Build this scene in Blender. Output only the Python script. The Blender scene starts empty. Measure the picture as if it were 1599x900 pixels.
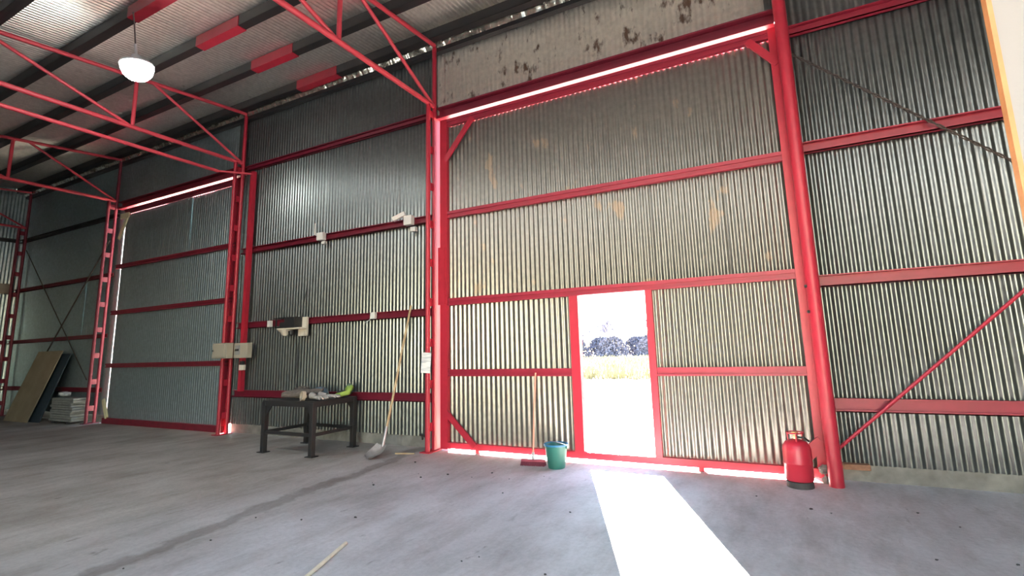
import bpy, math, random
from mathutils import Vector, Matrix, noise

random.seed(7)
scene = bpy.context.scene
col = scene.collection
R = math.radians

# ------------------------------------------------------------------ camera
cam_data = bpy.data.cameras.new('camera')
cam_data.sensor_width = 36.0
cam_data.lens = 766.95 / 1599 * 36
cam_data.shift_x = -(822.56 - 799.5) / 1599
cam_data.shift_y = -(450 - 421.79) / 1599
cam_data.clip_start = 0.05
cam_data.clip_end = 500
cam = bpy.data.objects.new('camera', cam_data)
col.objects.link(cam)
_m = (Matrix.Rotation(0.460205, 3, 'Z') @ Matrix.Rotation(0.157420, 3, 'X') @ Matrix.Rotation(0.0296086, 3, 'Y'))
_r, _f, _u = _m.col[0].copy(), _m.col[1].copy(), _m.col[2].copy()
cam.matrix_world = Matrix(((_r.x, _u.x, -_f.x, 0.0), (_r.y, _u.y, -_f.y, -6.2), (_r.z, _u.z, -_f.z, 1.46), (0, 0, 0, 1)))
scene.camera = cam

# ------------------------------------------------------------------ sky, sun, exposure
SUN_EL = R(18.0)
SUN_DIR = Vector((-0.4005, 0.9163, math.tan(SUN_EL))).normalized()      # towards the sun
world = bpy.data.worlds.new('sky')
scene.world = world
world.use_nodes = True
wn = world.node_tree.nodes
wl = world.node_tree.links
wn.clear()
sky = wn.new('ShaderNodeTexSky')
sky.sky_type = 'NISHITA'
sky.sun_disc = False
sky.sun_elevation = SUN_EL
sky.sun_rotation = math.atan2(SUN_DIR.x, SUN_DIR.y)
sky.air_density = 1.0
sky.dust_density = 0.0
bgn = wn.new('ShaderNodeBackground')
bgn.inputs['Strength'].default_value = 1.3
won = wn.new('ShaderNodeOutputWorld')
tint = wn.new('ShaderNodeMixRGB')           # white balance of the phone
tint.blend_type = 'MULTIPLY'
tint.inputs[0].default_value = 1.0
tint.inputs[2].default_value = (1.10, 1.0, 0.89, 1)
wl.new(sky.outputs[0], tint.inputs[1])
wl.new(tint.outputs[0], bgn.inputs[0])
wl.new(bgn.outputs[0], won.inputs[0])

sun_data = bpy.data.lights.new('sun', 'SUN')
sun_data.energy = 200.0
sun_data.angle = R(0.53)
sun_data.color = (1.0, 0.93, 0.83)
sun = bpy.data.objects.new('sun', sun_data)
col.objects.link(sun)
sun.rotation_euler = SUN_DIR.to_track_quat('Z', 'Y').to_euler()

LAMP_STRENGTH = 55.0        # glow of each hanging lamp's diffuser
scene.view_settings.view_transform = 'Standard'
scene.view_settings.look = 'None'
scene.view_settings.gamma = 1.0
scene.view_settings.use_curve_mapping = False
scene.view_settings.exposure = 1.22
scene.cycles.use_denoising = True
scene.cycles.max_bounces = 10
scene.cycles.diffuse_bounces = 5
scene.cycles.glossy_bounces = 5
scene.cycles.sample_clamp_indirect = 6.0
scene.cycles.caustics_reflective = False
scene.cycles.caustics_refractive = False


# ------------------------------------------------------------------ materials
def mat(name, color, rough=0.5, metal=0.0, emit=None, strength=0.0, noise_scale=0.0, noise_mix=0.0, dark=None,
        bump=0.0, bump_scale=60.0, spec=0.5):
    m = bpy.data.materials.new(name)
    m.use_nodes = True
    nt = m.node_tree
    b = nt.nodes['Principled BSDF']
    b.inputs['Base Color'].default_value = (*color, 1)
    b.inputs['Roughness'].default_value = rough
    b.inputs['Metallic'].default_value = metal
    b.inputs['Specular IOR Level'].default_value = spec
    if emit:
        b.inputs['Emission Color'].default_value = (*emit, 1)
        b.inputs['Emission Strength'].default_value = strength
    if noise_mix > 0 or bump > 0:
        g = nt.nodes.new('ShaderNodeNewGeometry')
    if noise_mix > 0:
        n = nt.nodes.new('ShaderNodeTexNoise')
        n.inputs['Scale'].default_value = noise_scale
        n.inputs['Detail'].default_value = 6
        nt.links.new(g.outputs['Position'], n.inputs['Vector'])
        r = nt.nodes.new('ShaderNodeValToRGB')
        r.color_ramp.elements[0].position = 0.35
        r.color_ramp.elements[1].position = 0.7
        d = dark if dark else tuple(c * 0.5 for c in color)
        r.color_ramp.elements[0].color = (*d, 1)
        r.color_ramp.elements[1].color = (*color, 1)
        mx = nt.nodes.new('ShaderNodeMixRGB')
        mx.inputs[0].default_value = noise_mix
        mx.inputs[1].default_value = (*color, 1)
        nt.links.new(n.outputs['Fac'], r.inputs[0])
        nt.links.new(r.outputs[0], mx.inputs[2])
        nt.links.new(mx.outputs[0], b.inputs['Base Color'])
    if bump > 0:
        n2 = nt.nodes.new('ShaderNodeTexNoise')
        n2.inputs['Scale'].default_value = bump_scale
        n2.inputs['Detail'].default_value = 4
        nt.links.new(g.outputs['Position'], n2.inputs['Vector'])
        bp = nt.nodes.new('ShaderNodeBump')
        bp.inputs['Strength'].default_value = bump
        bp.inputs['Distance'].default_value = 0.01
        nt.links.new(n2.outputs['Fac'], bp.inputs['Height'])
        nt.links.new(bp.outputs[0], b.inputs['Normal'])
    return m


def galvanised(name, base, stain, stain_lo, stain_hi, stain_scale=2.2, rough=0.30, metal=0.85):
    """zinc sheet: spangle, horizontal rain marks, stains with shapes of their own"""
    m = bpy.data.materials.new(name)
    m.use_nodes = True
    nt = m.node_tree
    N, L = nt.nodes, nt.links
    b = N['Principled BSDF']
    b.inputs['Metallic'].default_value = metal
    g = N.new('ShaderNodeNewGeometry')
    n1 = N.new('ShaderNodeTexNoise'); n1.inputs['Scale'].default_value = 14; n1.inputs['Detail'].default_value = 8
    L.new(g.outputs['Position'], n1.inputs['Vector'])
    r1 = N.new('ShaderNodeValToRGB')
    r1.color_ramp.elements[0].position = 0.3; r1.color_ramp.elements[1].position = 0.75
    r1.color_ramp.elements[0].color = (*[c * 0.78 for c in base], 1)
    r1.color_ramp.elements[1].color = (*base, 1)
    L.new(n1.outputs['Fac'], r1.inputs[0])
    mp = N.new('ShaderNodeMapping'); mp.inputs['Scale'].default_value = (1.0, 1.0, 0.55)
    L.new(g.outputs['Position'], mp.inputs[0])
    n2 = N.new('ShaderNodeTexNoise'); n2.inputs['Scale'].default_value = stain_scale; n2.inputs['Detail'].default_value = 5
    n2.inputs['Roughness'].default_value = 0.55
    L.new(mp.outputs[0], n2.inputs['Vector'])
    r2 = N.new('ShaderNodeValToRGB')
    r2.color_ramp.elements[0].position = stain_lo; r2.color_ramp.elements[1].position = stain_hi
    L.new(n2.outputs['Fac'], r2.inputs[0])
    mx = N.new('ShaderNodeMixRGB'); mx.inputs[2].default_value = (*stain, 1)
    L.new(r2.outputs[0], mx.inputs[0]); L.new(r1.outputs[0], mx.inputs[1])
    L.new(mx.outputs[0], b.inputs['Base Color'])
    mm = N.new('ShaderNodeMapRange'); mm.inputs[3].default_value = metal; mm.inputs[4].default_value = 0.05
    L.new(r2.outputs[0], mm.inputs[0]); L.new(mm.outputs[0], b.inputs['Metallic'])
    mr = N.new('ShaderNodeMapRange'); mr.inputs[1].default_value = 0.3; mr.inputs[2].default_value = 0.7
    mr.inputs[3].default_value = rough - 0.015; mr.inputs[4].default_value = rough + 0.02
    L.new(n1.outputs['Fac'], mr.inputs[0]); L.new(mr.outputs[0], b.inputs['Roughness'])
    return m


def concrete_floor():
    m = bpy.data.materials.new('concrete_floor')
    m.use_nodes = True
    nt = m.node_tree
    N, L = nt.nodes, nt.links
    b = N['Principled BSDF']
    b.inputs['Specular IOR Level'].default_value = 0.3
    g = N.new('ShaderNodeNewGeometry')

    def nz(scale, detail, mapping=None, rot=0.0, rough=0.6):
        n = N.new('ShaderNodeTexNoise'); n.inputs['Scale'].default_value = scale
        n.inputs['Detail'].default_value = detail; n.inputs['Roughness'].default_value = rough
        if mapping:
            mp = N.new('ShaderNodeMapping'); mp.inputs['Scale'].default_value = mapping
            mp.inputs['Rotation'].default_value = (0, 0, rot)
            L.new(g.outputs['Position'], mp.inputs[0]); L.new(mp.outputs[0], n.inputs['Vector'])
        else:
            L.new(g.outputs['Position'], n.inputs['Vector'])
        return n

    def ramp(src, p0, c0, p1, c1):
        r = N.new('ShaderNodeValToRGB')
        r.color_ramp.elements[0].position = p0; r.color_ramp.elements[1].position = p1
        r.color_ramp.elements[0].color = (*c0, 1); r.color_ramp.elements[1].color = (*c1, 1)
        L.new(src, r.inputs[0])
        return r.outputs[0]

    def mul(a, c):
        x = N.new('ShaderNodeMixRGB'); x.blend_type = 'MULTIPLY'; x.inputs[0].default_value = 1
        L.new(a, x.inputs[1]); L.new(c, x.inputs[2])
        return x.outputs[0]

    c1 = ramp(nz(0.9, 9).outputs['Fac'], 0.34, (0.40, 0.345, 0.295), 0.66, (0.58, 0.52, 0.465))     # dusty old slab
    c2 = ramp(nz(0.8, 9).outputs['Fac'], 0.34, (0.46, 0.43, 0.43), 0.66, (0.64, 0.60, 0.60))        # cleaner slab by the big gate
    sx = N.new('ShaderNodeSeparateXYZ'); L.new(g.outputs['Position'], sx.inputs[0])
    wx = N.new('ShaderNodeMath'); wx.operation = 'MULTIPLY_ADD'; wx.inputs[1].default_value = 2.4
    L.new(nz(0.8, 6).outputs['Fac'], wx.inputs[0]); L.new(sx.outputs['X'], wx.inputs[2])
    mr = N.new('ShaderNodeMapRange'); mr.inputs[1].default_value = -4.6; mr.inputs[2].default_value = -2.4
    L.new(wx.outputs[0], mr.inputs[0])
    mx = N.new('ShaderNodeMixRGB'); L.new(mr.outputs[0], mx.inputs[0]); L.new(c1, mx.inputs[1]); L.new(c2, mx.inputs[2])
    c = mx.outputs[0]
    c = mul(c, ramp(nz(1.0, 9, (2.6, 0.8, 1), R(-24), 0.72).outputs['Fac'], 0.34, (0.74, 0.71, 0.68), 0.56, (1, 1, 1)))
    c = mul(c, ramp(nz(1.0, 7, (7.0, 1.6, 1), R(-34), 0.66).outputs['Fac'], 0.27, (0.60, 0.57, 0.55), 0.36, (1, 1, 1)))
    c = mul(c, ramp(nz(4.0, 6, (1.6, 0.7, 1), R(-30), 0.6).outputs['Fac'], 0.27, (0.55, 0.53, 0.51), 0.33, (1, 1, 1)))
    c = mul(c, ramp(nz(26, 6).outputs['Fac'], 0.3, (0.88, 0.88, 0.88), 0.6, (1, 1, 1)))
    # long dark joint stain running away from the camera along x = -4.5
    sp = N.new('ShaderNodeSeparateXYZ'); L.new(g.outputs['Position'], sp.inputs[0])
    wob = nz(2.2, 7)
    ma = N.new('ShaderNodeMath'); ma.operation = 'MULTIPLY_ADD'; ma.inputs[1].default_value = 0.50
    L.new(wob.outputs['Fac'], ma.inputs[0]); L.new(sp.outputs['X'], ma.inputs[2])
    mb = N.new('ShaderNodeMath'); mb.operation = 'MULTIPLY_ADD'; mb.inputs[1].default_value = 0.13; 
    L.new(sp.outputs['Y'], mb.inputs[0]); L.new(ma.outputs[0], mb.inputs[2])
    mc = N.new('ShaderNodeMath'); mc.operation = 'ADD'; mc.inputs[1].default_value = 4.95 - 0.25
    L.new(mb.outputs[0], mc.inputs[0])
    md = N.new('ShaderNodeMath'); md.operation = 'ABSOLUTE'; L.new(mc.outputs[0], md.inputs[0])
    c = mul(c, ramp(md.outputs[0], 0.06, (0.66, 0.64, 0.62), 0.12, (1, 1, 1)))
    L.new(c, b.inputs['Base Color'])
    L.new(ramp(nz(3, 6).outputs['Fac'], 0.3, (0.62,) * 3, 0.7, (0.85,) * 3), b.inputs['Roughness'])
    nb = nz(18, 8)
    bp = N.new('ShaderNodeBump'); bp.inputs['Strength'].default_value = 0.25; bp.inputs['Distance'].default_value = 0.02
    L.new(nb.outputs['Fac'], bp.inputs['Height']); L.new(bp.outputs[0], b.inputs['Normal'])
    return m


M = {}
M['floor'] = concrete_floor()
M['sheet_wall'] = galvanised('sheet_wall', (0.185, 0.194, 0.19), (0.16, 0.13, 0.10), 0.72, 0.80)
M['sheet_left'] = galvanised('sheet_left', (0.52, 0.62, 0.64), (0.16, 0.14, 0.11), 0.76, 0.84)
M['sheet_gate'] = galvanised('sheet_gate', (0.245, 0.23, 0.207), (0.33, 0.25, 0.18), 0.615, 0.655, 2.6, metal=0.7)
M['sheet_gate_low'] = galvanised('sheet_gate_low', (0.29, 0.272, 0.245), (0.30, 0.24, 0.18), 0.70, 0.76, 2.6, metal=0.7)
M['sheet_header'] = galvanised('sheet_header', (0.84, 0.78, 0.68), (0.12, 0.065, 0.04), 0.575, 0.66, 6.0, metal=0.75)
M['sheet_roof'] = galvanised('sheet_roof', (0.74, 0.715, 0.66), (0.20, 0.17, 0.13), 0.68, 0.8, rough=0.32)
M['clear_sheet'] = bpy.data.materials.new('clear_sheet')
M['clear_sheet'].use_nodes = True
_n = M['clear_sheet'].node_tree
_t = _n.nodes.new('ShaderNodeBsdfTransparent'); _t.inputs[0].default_value = (0.95, 0.87, 0.80, 1)
_x = _n.nodes.new('ShaderNodeMixShader'); _x.inputs[0].default_value = 0.08
_gl = _n.nodes.new('ShaderNodeBsdfGlossy'); _gl.inputs['Roughness'].default_value = 0.2
_n.links.new(_t.outputs[0], _x.inputs[1]); _n.links.new(_gl.outputs[0], _x.inputs[2])
_n.links.new(_x.outputs[0], _n.nodes['Material Output'].inputs[0])
M['foil'] = galvanised('foil', (0.66, 0.60, 0.50), (0.12, 0.09, 0.06), 0.58, 0.68, 6.0, rough=0.25)
M['red'] = mat('red_paint', (0.46, 0.022, 0.044), 0.42, noise_scale=9, noise_mix=0.4, dark=(0.33, 0.016, 0.032))
M['truss_red'] = mat('truss_red', (0.66, 0.065, 0.09), 0.45, noise_scale=9, noise_mix=0.35, dark=(0.48, 0.04, 0.06))
M['rail_red'] = mat('rail_red', (0.34, 0.018, 0.042), 0.45, noise_scale=9, noise_mix=0.4, dark=(0.22, 0.014, 0.03))
M['shaded_red'] = mat('red_paint_shaded', (0.20, 0.013, 0.032), 0.5, noise_scale=9, noise_mix=0.4, dark=(0.12, 0.01, 0.02))  # same red paint, with the shade on it put into the colour
M['far_shaded_red'] = mat('red_paint_far_shade', (0.22, 0.014, 0.03), 0.5, noise_scale=9, noise_mix=0.5, dark=(0.10, 0.01, 0.018))  # red paint again, darkened for the shade of the far end
M['black_steel'] = mat('black_steel', (0.018, 0.018, 0.02), 0.5, noise_scale=5, noise_mix=0.5, dark=(0.035, 0.025, 0.02))
M['rod'] = mat('rusty_rod', (0.06, 0.045, 0.04), 0.7, 0.3)
M['kerb'] = mat('kerb_concrete', (0.27, 0.25, 0.22), 0.9, noise_scale=5, noise_mix=0.8, dark=(0.13, 0.115, 0.10), bump=0.6, bump_scale=22)
M['plaster'] = mat('cream_plaster', (0.36, 0.315, 0.295), 0.85, bump=0.08, bump_scale=90)
M['wood_trim'] = mat('orange_wood', (0.62, 0.26, 0.09), 0.5, noise_scale=14, noise_mix=0.5, dark=(0.42, 0.16, 0.05))
M['wood'] = mat('pale_wood', (0.52, 0.39, 0.24), 0.6, noise_scale=16, noise_mix=0.6, dark=(0.42, 0.26, 0.12))
M['white_wood'] = mat('bleached_wood', (0.80, 0.72, 0.56), 0.6, noise_scale=20, noise_mix=0.4, dark=(0.6, 0.5, 0.34))
M['sunlit_cream'] = mat('sunlit_cream', (0.82, 0.74, 0.45), 0.5)  # red braces struck by sun: the sunlight is put into the colour
M['cream_plastic'] = mat('cream_plastic', (0.72, 0.64, 0.54), 0.45)
M['box_grey'] = mat('box_beige', (0.42, 0.37, 0.29), 0.5)
M['black_plastic'] = mat('black_plastic', (0.02, 0.02, 0.022), 0.4)
M['grey_plastic'] = mat('grey_plastic', (0.30, 0.30, 0.30), 0.5)
M['white_plastic'] = mat('white_plastic', (0.78, 0.74, 0.70), 0.4)
M['bucket'] = mat('teal_bucket', (0.03, 0.16, 0.125), 0.45, noise_scale=10, noise_mix=0.35, dark=(0.03, 0.11, 0.09))
M['bucket_rim'] = mat('blue_rim', (0.02, 0.17, 0.33), 0.4)
M['wire'] = mat('steel_wire', (0.4, 0.4, 0.4), 0.35, 0.9)
M['broom_red'] = mat('broom_plastic', (0.42, 0.07, 0.10), 0.5)
M['bristle'] = mat('bristles', (0.20, 0.035, 0.06), 0.8, noise_scale=60, noise_mix=0.6)
M['broom_handle'] = mat('broom_handle', (0.72, 0.34, 0.24), 0.5)
M['gas_red'] = mat('gas_cylinder_red', (0.50, 0.02, 0.045), 0.35, noise_scale=7, noise_mix=0.4, dark=(0.33, 0.02, 0.03))
M['dark_base'] = mat('dark_base', (0.05, 0.045, 0.045), 0.7)
M['brass'] = mat('brass', (0.6, 0.45, 0.2), 0.35, 0.9)
M['steel'] = mat('worn_steel', (0.50, 0.46, 0.45), 0.4, 0.6, noise_scale=14, noise_mix=0.5, dark=(0.28, 0.25, 0.24))
M['paper'] = mat('paper', (0.80, 0.78, 0.76), 0.8)
M['ply'] = mat('plywood', (0.34, 0.27, 0.18), 0.75, noise_scale=3, noise_mix=0.7, dark=(0.24, 0.185, 0.12))
M['navy'] = mat('navy_board', (0.03, 0.045, 0.06), 0.6)
M['grey_board'] = mat('grey_board', (0.32, 0.32, 0.30), 0.7, noise_scale=8, noise_mix=0.5)
M['bag'] = mat('white_bag', (0.7, 0.7, 0.68), 0.6)
M['brown_cloth'] = mat('brown_cloth', (0.17, 0.135, 0.115), 0.95, noise_scale=30, noise_mix=0.6)
M['glove'] = mat('glove_leather', (0.45, 0.40, 0.36), 0.85, noise_scale=30, noise_mix=0.4)
M['tape'] = mat('tape_roll', (0.46, 0.37, 0.28), 0.6)
M['green'] = mat('lime_fabric', (0.38, 0.52, 0.10), 0.7)
M['green_dark'] = mat('grey_green', (0.14, 0.22, 0.17), 0.4)  # grey-green band on the gauntlet
M['visor'] = mat('blue_grey_shell', (0.16, 0.22, 0.27), 0.25)
M['timber'] = mat('weathered_timber', (0.36, 0.17, 0.10), 0.85, noise_scale=20, noise_mix=0.6)
M['rubble'] = mat('rubble', (0.30, 0.27, 0.24), 0.9, noise_scale=20, noise_mix=0.6)
M['ground'] = mat('pale_yard', (0.56, 0.51, 0.44), 0.95, noise_scale=0.8, noise_mix=0.6, dark=(0.42, 0.38, 0.30), bump=0.5, bump_scale=8)
M['grass'] = mat('dry_grass', (0.19, 0.165, 0.10), 0.9, noise_scale=1.2, noise_mix=0.8, dark=(0.06, 0.065, 0.025))
M['bark'] = mat('bark', (0.09, 0.085, 0.11), 0.9)  # bluish distance haze is mixed into bark and twig colours
M['twigs'] = mat('twigs', (0.10, 0.096, 0.135), 0.9)
M['car_white'] = mat('car_white', (0.75, 0.75, 0.75), 0.25)
M['car_glass'] = mat('car_glass', (0.03, 0.035, 0.04), 0.08)
M['tyre'] = mat('tyre', (0.02, 0.02, 0.02), 0.8)
M['lamp_body'] = mat('lamp_body', (0.75, 0.75, 0.76), 0.4)
M['lamp_glow'] = mat('lamp_glow', (0.9, 0.9, 0.9), 0.5, emit=(0.93, 1.0, 0.97), strength=LAMP_STRENGTH)
M['cord'] = mat('lamp_cord', (0.10, 0.085, 0.08), 0.7)
# printed notice: rows of grey print
_nt = M['paper'].node_tree
_g = _nt.nodes.new('ShaderNodeNewGeometry'); _mp = _nt.nodes.new('ShaderNodeMapping')
_mp.inputs['Scale'].default_value = (3, 3, 48)
_wv = _nt.nodes.new('ShaderNodeTexNoise'); _wv.inputs['Scale'].default_value = 1.0
_rp = _nt.nodes.new('ShaderNodeValToRGB')
_rp.color_ramp.elements[0].position = 0.40; _rp.color_ramp.elements[0].color = (0.45, 0.45, 0.47, 1)
_rp.color_ramp.elements[1].position = 0.5; _rp.color_ramp.elements[1].color = (0.80, 0.78, 0.76, 1)
_nt.links.new(_g.outputs['Position'], _mp.inputs[0]); _nt.links.new(_mp.outputs[0], _wv.inputs['Vector'])
_nt.links.new(_wv.outputs['Fac'], _rp.inputs[0])
_nt.links.new(_rp.outputs[0], _nt.nodes['Principled BSDF'].inputs['Base Color'])


# ------------------------------------------------------------------ helpers
class MB:
    def __init__(self):
        self.v, self.f = [], []

    def add(self, verts, faces):
        o = len(self.v)
        self.v += [tuple(p) for p in verts]
        self.f += [tuple(i + o for i in f) for f in faces]
        return self

    def box(self, x0, x1, y0, y1, z0, z1):
        return self.add([(x0, y0, z0), (x1, y0, z0), (x1, y1, z0), (x0, y1, z0), (x0, y0, z1), (x1, y0, z1), (x1, y1, z1), (x0, y1, z1)],
                        [(0, 3, 2, 1), (4, 5, 6, 7), (0, 1, 5, 4), (1, 2, 6, 5), (2, 3, 7, 6), (3, 0, 4, 7)])

    def frame(self, a, b, up=(0, 0, 1)):
        a, b = Vector(a), Vector(b)
        d = (b - a).normalized()
        u = Vector(up)
        if abs(d.dot(u)) > 0.98:
            u = Vector((0, 1, 0))
        s = d.cross(u).normalized()
        return a, b, s, s.cross(d).normalized()

    def bar(self, a, b, w, h, up=(0, 0, 1)):
        a, b, s, t = self.frame(a, b, up)
        vs = []
        for p in (a, b):
            for i, j in ((-1, -1), (1, -1), (1, 1), (-1, 1)):
                vs.append(p + s * (i * w / 2) + t * (j * h / 2))
        return self.add(vs, [(0, 1, 2, 3), (7, 6, 5, 4), (0, 4, 5, 1), (1, 5, 6, 2), (2, 6, 7, 3), (3, 7, 4, 0)])

    def tube(self, pts, r, n=10, caps=True):
        pts = [Vector(p) for p in pts]
        rr = r if isinstance(r, (list, tuple)) else [r] * len(pts)
        vs, fs = [], []
        s = None
        for i, p in enumerate(pts):
            d = (pts[min(i + 1, len(pts) - 1)] - pts[max(i - 1, 0)]).normalized()
            if s is None:
                u = Vector((0, 0, 1)) if abs(d.z) < 0.95 else Vector((0, 1, 0))
                s = d.cross(u).normalized()
            else:
                s = (s - d * s.dot(d)).normalized()
            t = s.cross(d)
            for k in range(n):
                a = 2 * math.pi * k / n
                vs.append(p + (s * math.cos(a) + t * math.sin(a)) * rr[i])
        for i in range(len(pts) - 1):
            for k in range(n):
                fs.append((i * n + k, i * n + (k + 1) % n, (i + 1) * n + (k + 1) % n, (i + 1) * n + k))
        if caps:
            fs.append(tuple(range(n - 1, -1, -1)))
            fs.append(tuple(range((len(pts) - 1) * n, len(pts) * n)))
        return self.add(vs, fs)

    def lathe(self, prof, n=28, origin=(0, 0, 0), sx=1.0):
        vs, fs = [], []
        for r, z in prof:
            for k in range(n):
                a = 2 * math.pi * k / n
                vs.append((origin[0] + r * math.cos(a) * sx, origin[1] + r * math.sin(a), origin[2] + z))
        for i in range(len(prof) - 1):
            for k in range(n):
                fs.append((i * n + k, i * n + (k + 1) % n, (i + 1) * n + (k + 1) % n, (i + 1) * n + k))
        return self.add(vs, fs)

    def lump(self, c, r, seed=0, amp=0.25, nu=14, nv=9, freq=2.2):
        c = Vector(c)
        vs, fs = [], []
        for j in range(nv + 1):
            th = math.pi * j / nv
            for i in range(nu):
                ph = 2 * math.pi * i / nu
                d = Vector((math.sin(th) * math.cos(ph), math.sin(th) * math.sin(ph), math.cos(th)))
                k = 1 + amp * noise.noise(d * freq + Vector((seed * 3.7, seed * 1.3, 0)))
                vs.append((c.x + d.x * r[0] * k, c.y + d.y * r[1] * k, c.z + d.z * r[2] * k))
        for j in range(nv):
            for i in range(nu):
                fs.append((j * nu + i, (j + 1) * nu + i, (j + 1) * nu + (i + 1) % nu, j * nu + (i + 1) % nu))
        return self.add(vs, fs)

    def build(self, name, material, parent=None, smooth=True, bevel=0.0, angle=38):
        me = bpy.data.meshes.new(name)
        me.from_pydata(self.v, [], self.f)
        me.materials.append(material)
        if smooth:
            me.polygons.foreach_set('use_smooth', [True] * len(me.polygons))
            me.set_sharp_from_angle(angle=R(angle))
        me.update()
        o = bpy.data.objects.new(name, me)
        col.objects.link(o)
        if parent:
            o.parent = parent
        if bevel > 0:
            bm = o.modifiers.new('bevel', 'BEVEL')
            bm.width = bevel
            bm.segments = 2
            bm.limit_method = 'ANGLE'
        return o


def empty(name, loc=(0, 0, 0), rz=0.0):
    o = bpy.data.objects.new(name, None)
    o.empty_display_size = 0.2
    o.location = loc
    o.rotation_euler = (0, 0, rz)
    col.objects.link(o)
    return o


def tag(o, label=None, cat=None, group=None, kind=None):
    if label:
        o['label'] = label
    if cat:
        o['category'] = cat
    if group:
        o['group'] = group
    if kind:
        o['kind'] = kind
    return o


def kids(o):
    return [c for c in bpy.data.objects if c.parent == o]


def copy_tree(o, parent=None):
    c = o.copy()
    col.objects.link(c)
    if parent:
        c.parent = parent
    for ch in kids(o):
        copy_tree(ch, c)
    return c


_sheet_meshes = {}


def sheet(parent, material, x0, x1, z0, z1, y, axis='X', seed=0, period=0.076, amp=0.0095, tilt=0.0):
    """one corrugated sheet; ridges run along z (or along the slope for the roof); shared mesh per size"""
    w, h = x1 - x0, z1 - z0
    n = max(1, round(w / period))
    key = (round(w, 2), round(h, 2), material.name, seed % 3)
    if key not in _sheet_meshes:
        per = 8
        nc = n * per + 1
        nr = max(2, int(h / 0.3))
        vs, fs = [], []
        for j in range(nr + 1):
            for i in range(nc):
                u = i / (nc - 1)
                zz = h * j / nr
                wob = 0.0032 * noise.noise(Vector((u * w * 1.3, zz * 1.1, seed % 3 * 9.1 + n))) + 0.0012 * noise.noise(Vector((u * w * 6, zz * 3.1, 4.4 + seed % 3)))
                vs.append((u * w, amp * math.cos(2 * math.pi * n * u) + wob * 0.8, zz))
        for j in range(nr):
            for i in range(nc - 1):
                a = j * nc + i
                fs.append((a, a + 1, a + 1 + nc, a + nc))
        me = bpy.data.meshes.new('corrugated_sheet')
        me.from_pydata(vs, [], fs)
        me.polygons.foreach_set('use_smooth', [True] * len(me.polygons))
        me.materials.append(material)
        me.update()
        _sheet_meshes[key] = me
    o = bpy.data.objects.new('corrugated_sheet', _sheet_meshes[key])
    col.objects.link(o)
    o.parent = parent
    if axis == 'X':
        o.location = (x0, y, z0)
        o.rotation_euler = (R(tilt), 0, R(tilt * 0.6))
    else:                       # a wall that runs along y at x = y argument
        o.location = (y, x0, z0)
        o.rotation_euler = (0, R(tilt), R(90))
    return o


def sheet_row(parent, material, x0, x1, z0, z1, y, axis='X', width=0.836, jitter=0.25):
    n = max(1, round((x1 - x0) / width))
    w = (x1 - x0) / n
    for k in range(n):
        sheet(parent, material, x0 + k * w, x0 + (k + 1) * w + (0.076 if k < n - 1 else 0.0), z0, z1, y + (0.0012 if k % 2 else -0.0012), axis,
              seed=random.randint(0, 2), tilt=random.uniform(-jitter, jitter) * (0.5 if z1 - z0 > 2 else 0.3))


def channel(a, b, h, d, material, parent, name, flip=1):
    """C-channel along x or y: web at the back, two flanges towards the room (-y)"""
    a, b = Vector(a), Vector(b)
    m = MB()
    t = 0.012
    along_x = abs(b.x - a.x) > abs(b.y - a.y)
    if along_x:
        y0, y1, z = a.y, a.y + d, a.z
        m.box(a.x, b.x, y1 - t, y1, z - h / 2, z + h / 2)
        m.box(a.x, b.x, y0, y1, z + h / 2 - t, z + h / 2)
        m.box(a.x, b.x, y0, y1, z - h / 2, z - h / 2 + t)
        m.box(a.x, b.x, y0, y0 + t, z - h / 2, z - h / 2 + t * 2.2)
    else:
        x0, z = a.x, a.z
        m.box(x0 - d, x0 - d + t, a.y, b.y, z - h / 2, z + h / 2)
        m.box(x0 - d, x0, a.y, b.y, z + h / 2 - t, z + h / 2)
        m.box(x0 - d, x0, a.y, b.y, z - h / 2, z - h / 2 + t)
    return m.build(name, material, parent, smooth=False)


XL, XR, YF = -20.3, 4.6, -12.6          # left gable, right gable, front wall
XA3, XA2, XA, XB, XC = -19.75, -14.62, -9.6, -4.67, 0.41


def roof_z(y):
    return 6.74 + 0.094 * y


# ------------------------------------------------------------------ floor, ground
fl = MB().box(XL - 0.1, XR + 0.1, YF - 0.1, 0.16, -0.2, 0.0).build('floor', M['floor'], smooth=False)
tag(fl, 'worn grey concrete hall floor with dark stains', kind='structure')
gr = MB()
gr.box(-70, 60, 0.16, 120, -0.3, -0.012)
gr.box(-70, 60, -60, YF - 0.1, -0.3, -0.012)
gnd = tag(gr.build('ground', M['ground'], smooth=False), 'pale bare yard outside the hall', kind='structure')

# ------------------------------------------------------------------ back wall
wb = tag(empty('wall_back', (0, 0, 0)), 'tall corrugated metal wall on red girts with two sliding gates', kind='structure')
WY = 0.095
TIER = 3.60
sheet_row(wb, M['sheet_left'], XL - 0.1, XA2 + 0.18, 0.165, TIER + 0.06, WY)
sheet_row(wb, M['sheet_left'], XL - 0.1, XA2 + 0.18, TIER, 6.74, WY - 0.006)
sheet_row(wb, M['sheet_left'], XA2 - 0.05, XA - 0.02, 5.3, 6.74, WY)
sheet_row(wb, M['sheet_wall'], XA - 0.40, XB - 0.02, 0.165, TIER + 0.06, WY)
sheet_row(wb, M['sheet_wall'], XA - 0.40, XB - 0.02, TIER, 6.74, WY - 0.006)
sheet_row(wb, M['sheet_header'], XB - 0.06, XC + 0.02, 5.3, 6.74, WY)
sheet_row(wb, M['sheet_wall'], XC - 0.14, XR, 0.165, TIER + 0.06, WY)
sheet_row(wb, M['sheet_wall'], XC - 0.14, XR, TIER, 6.74, WY - 0.006)
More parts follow.
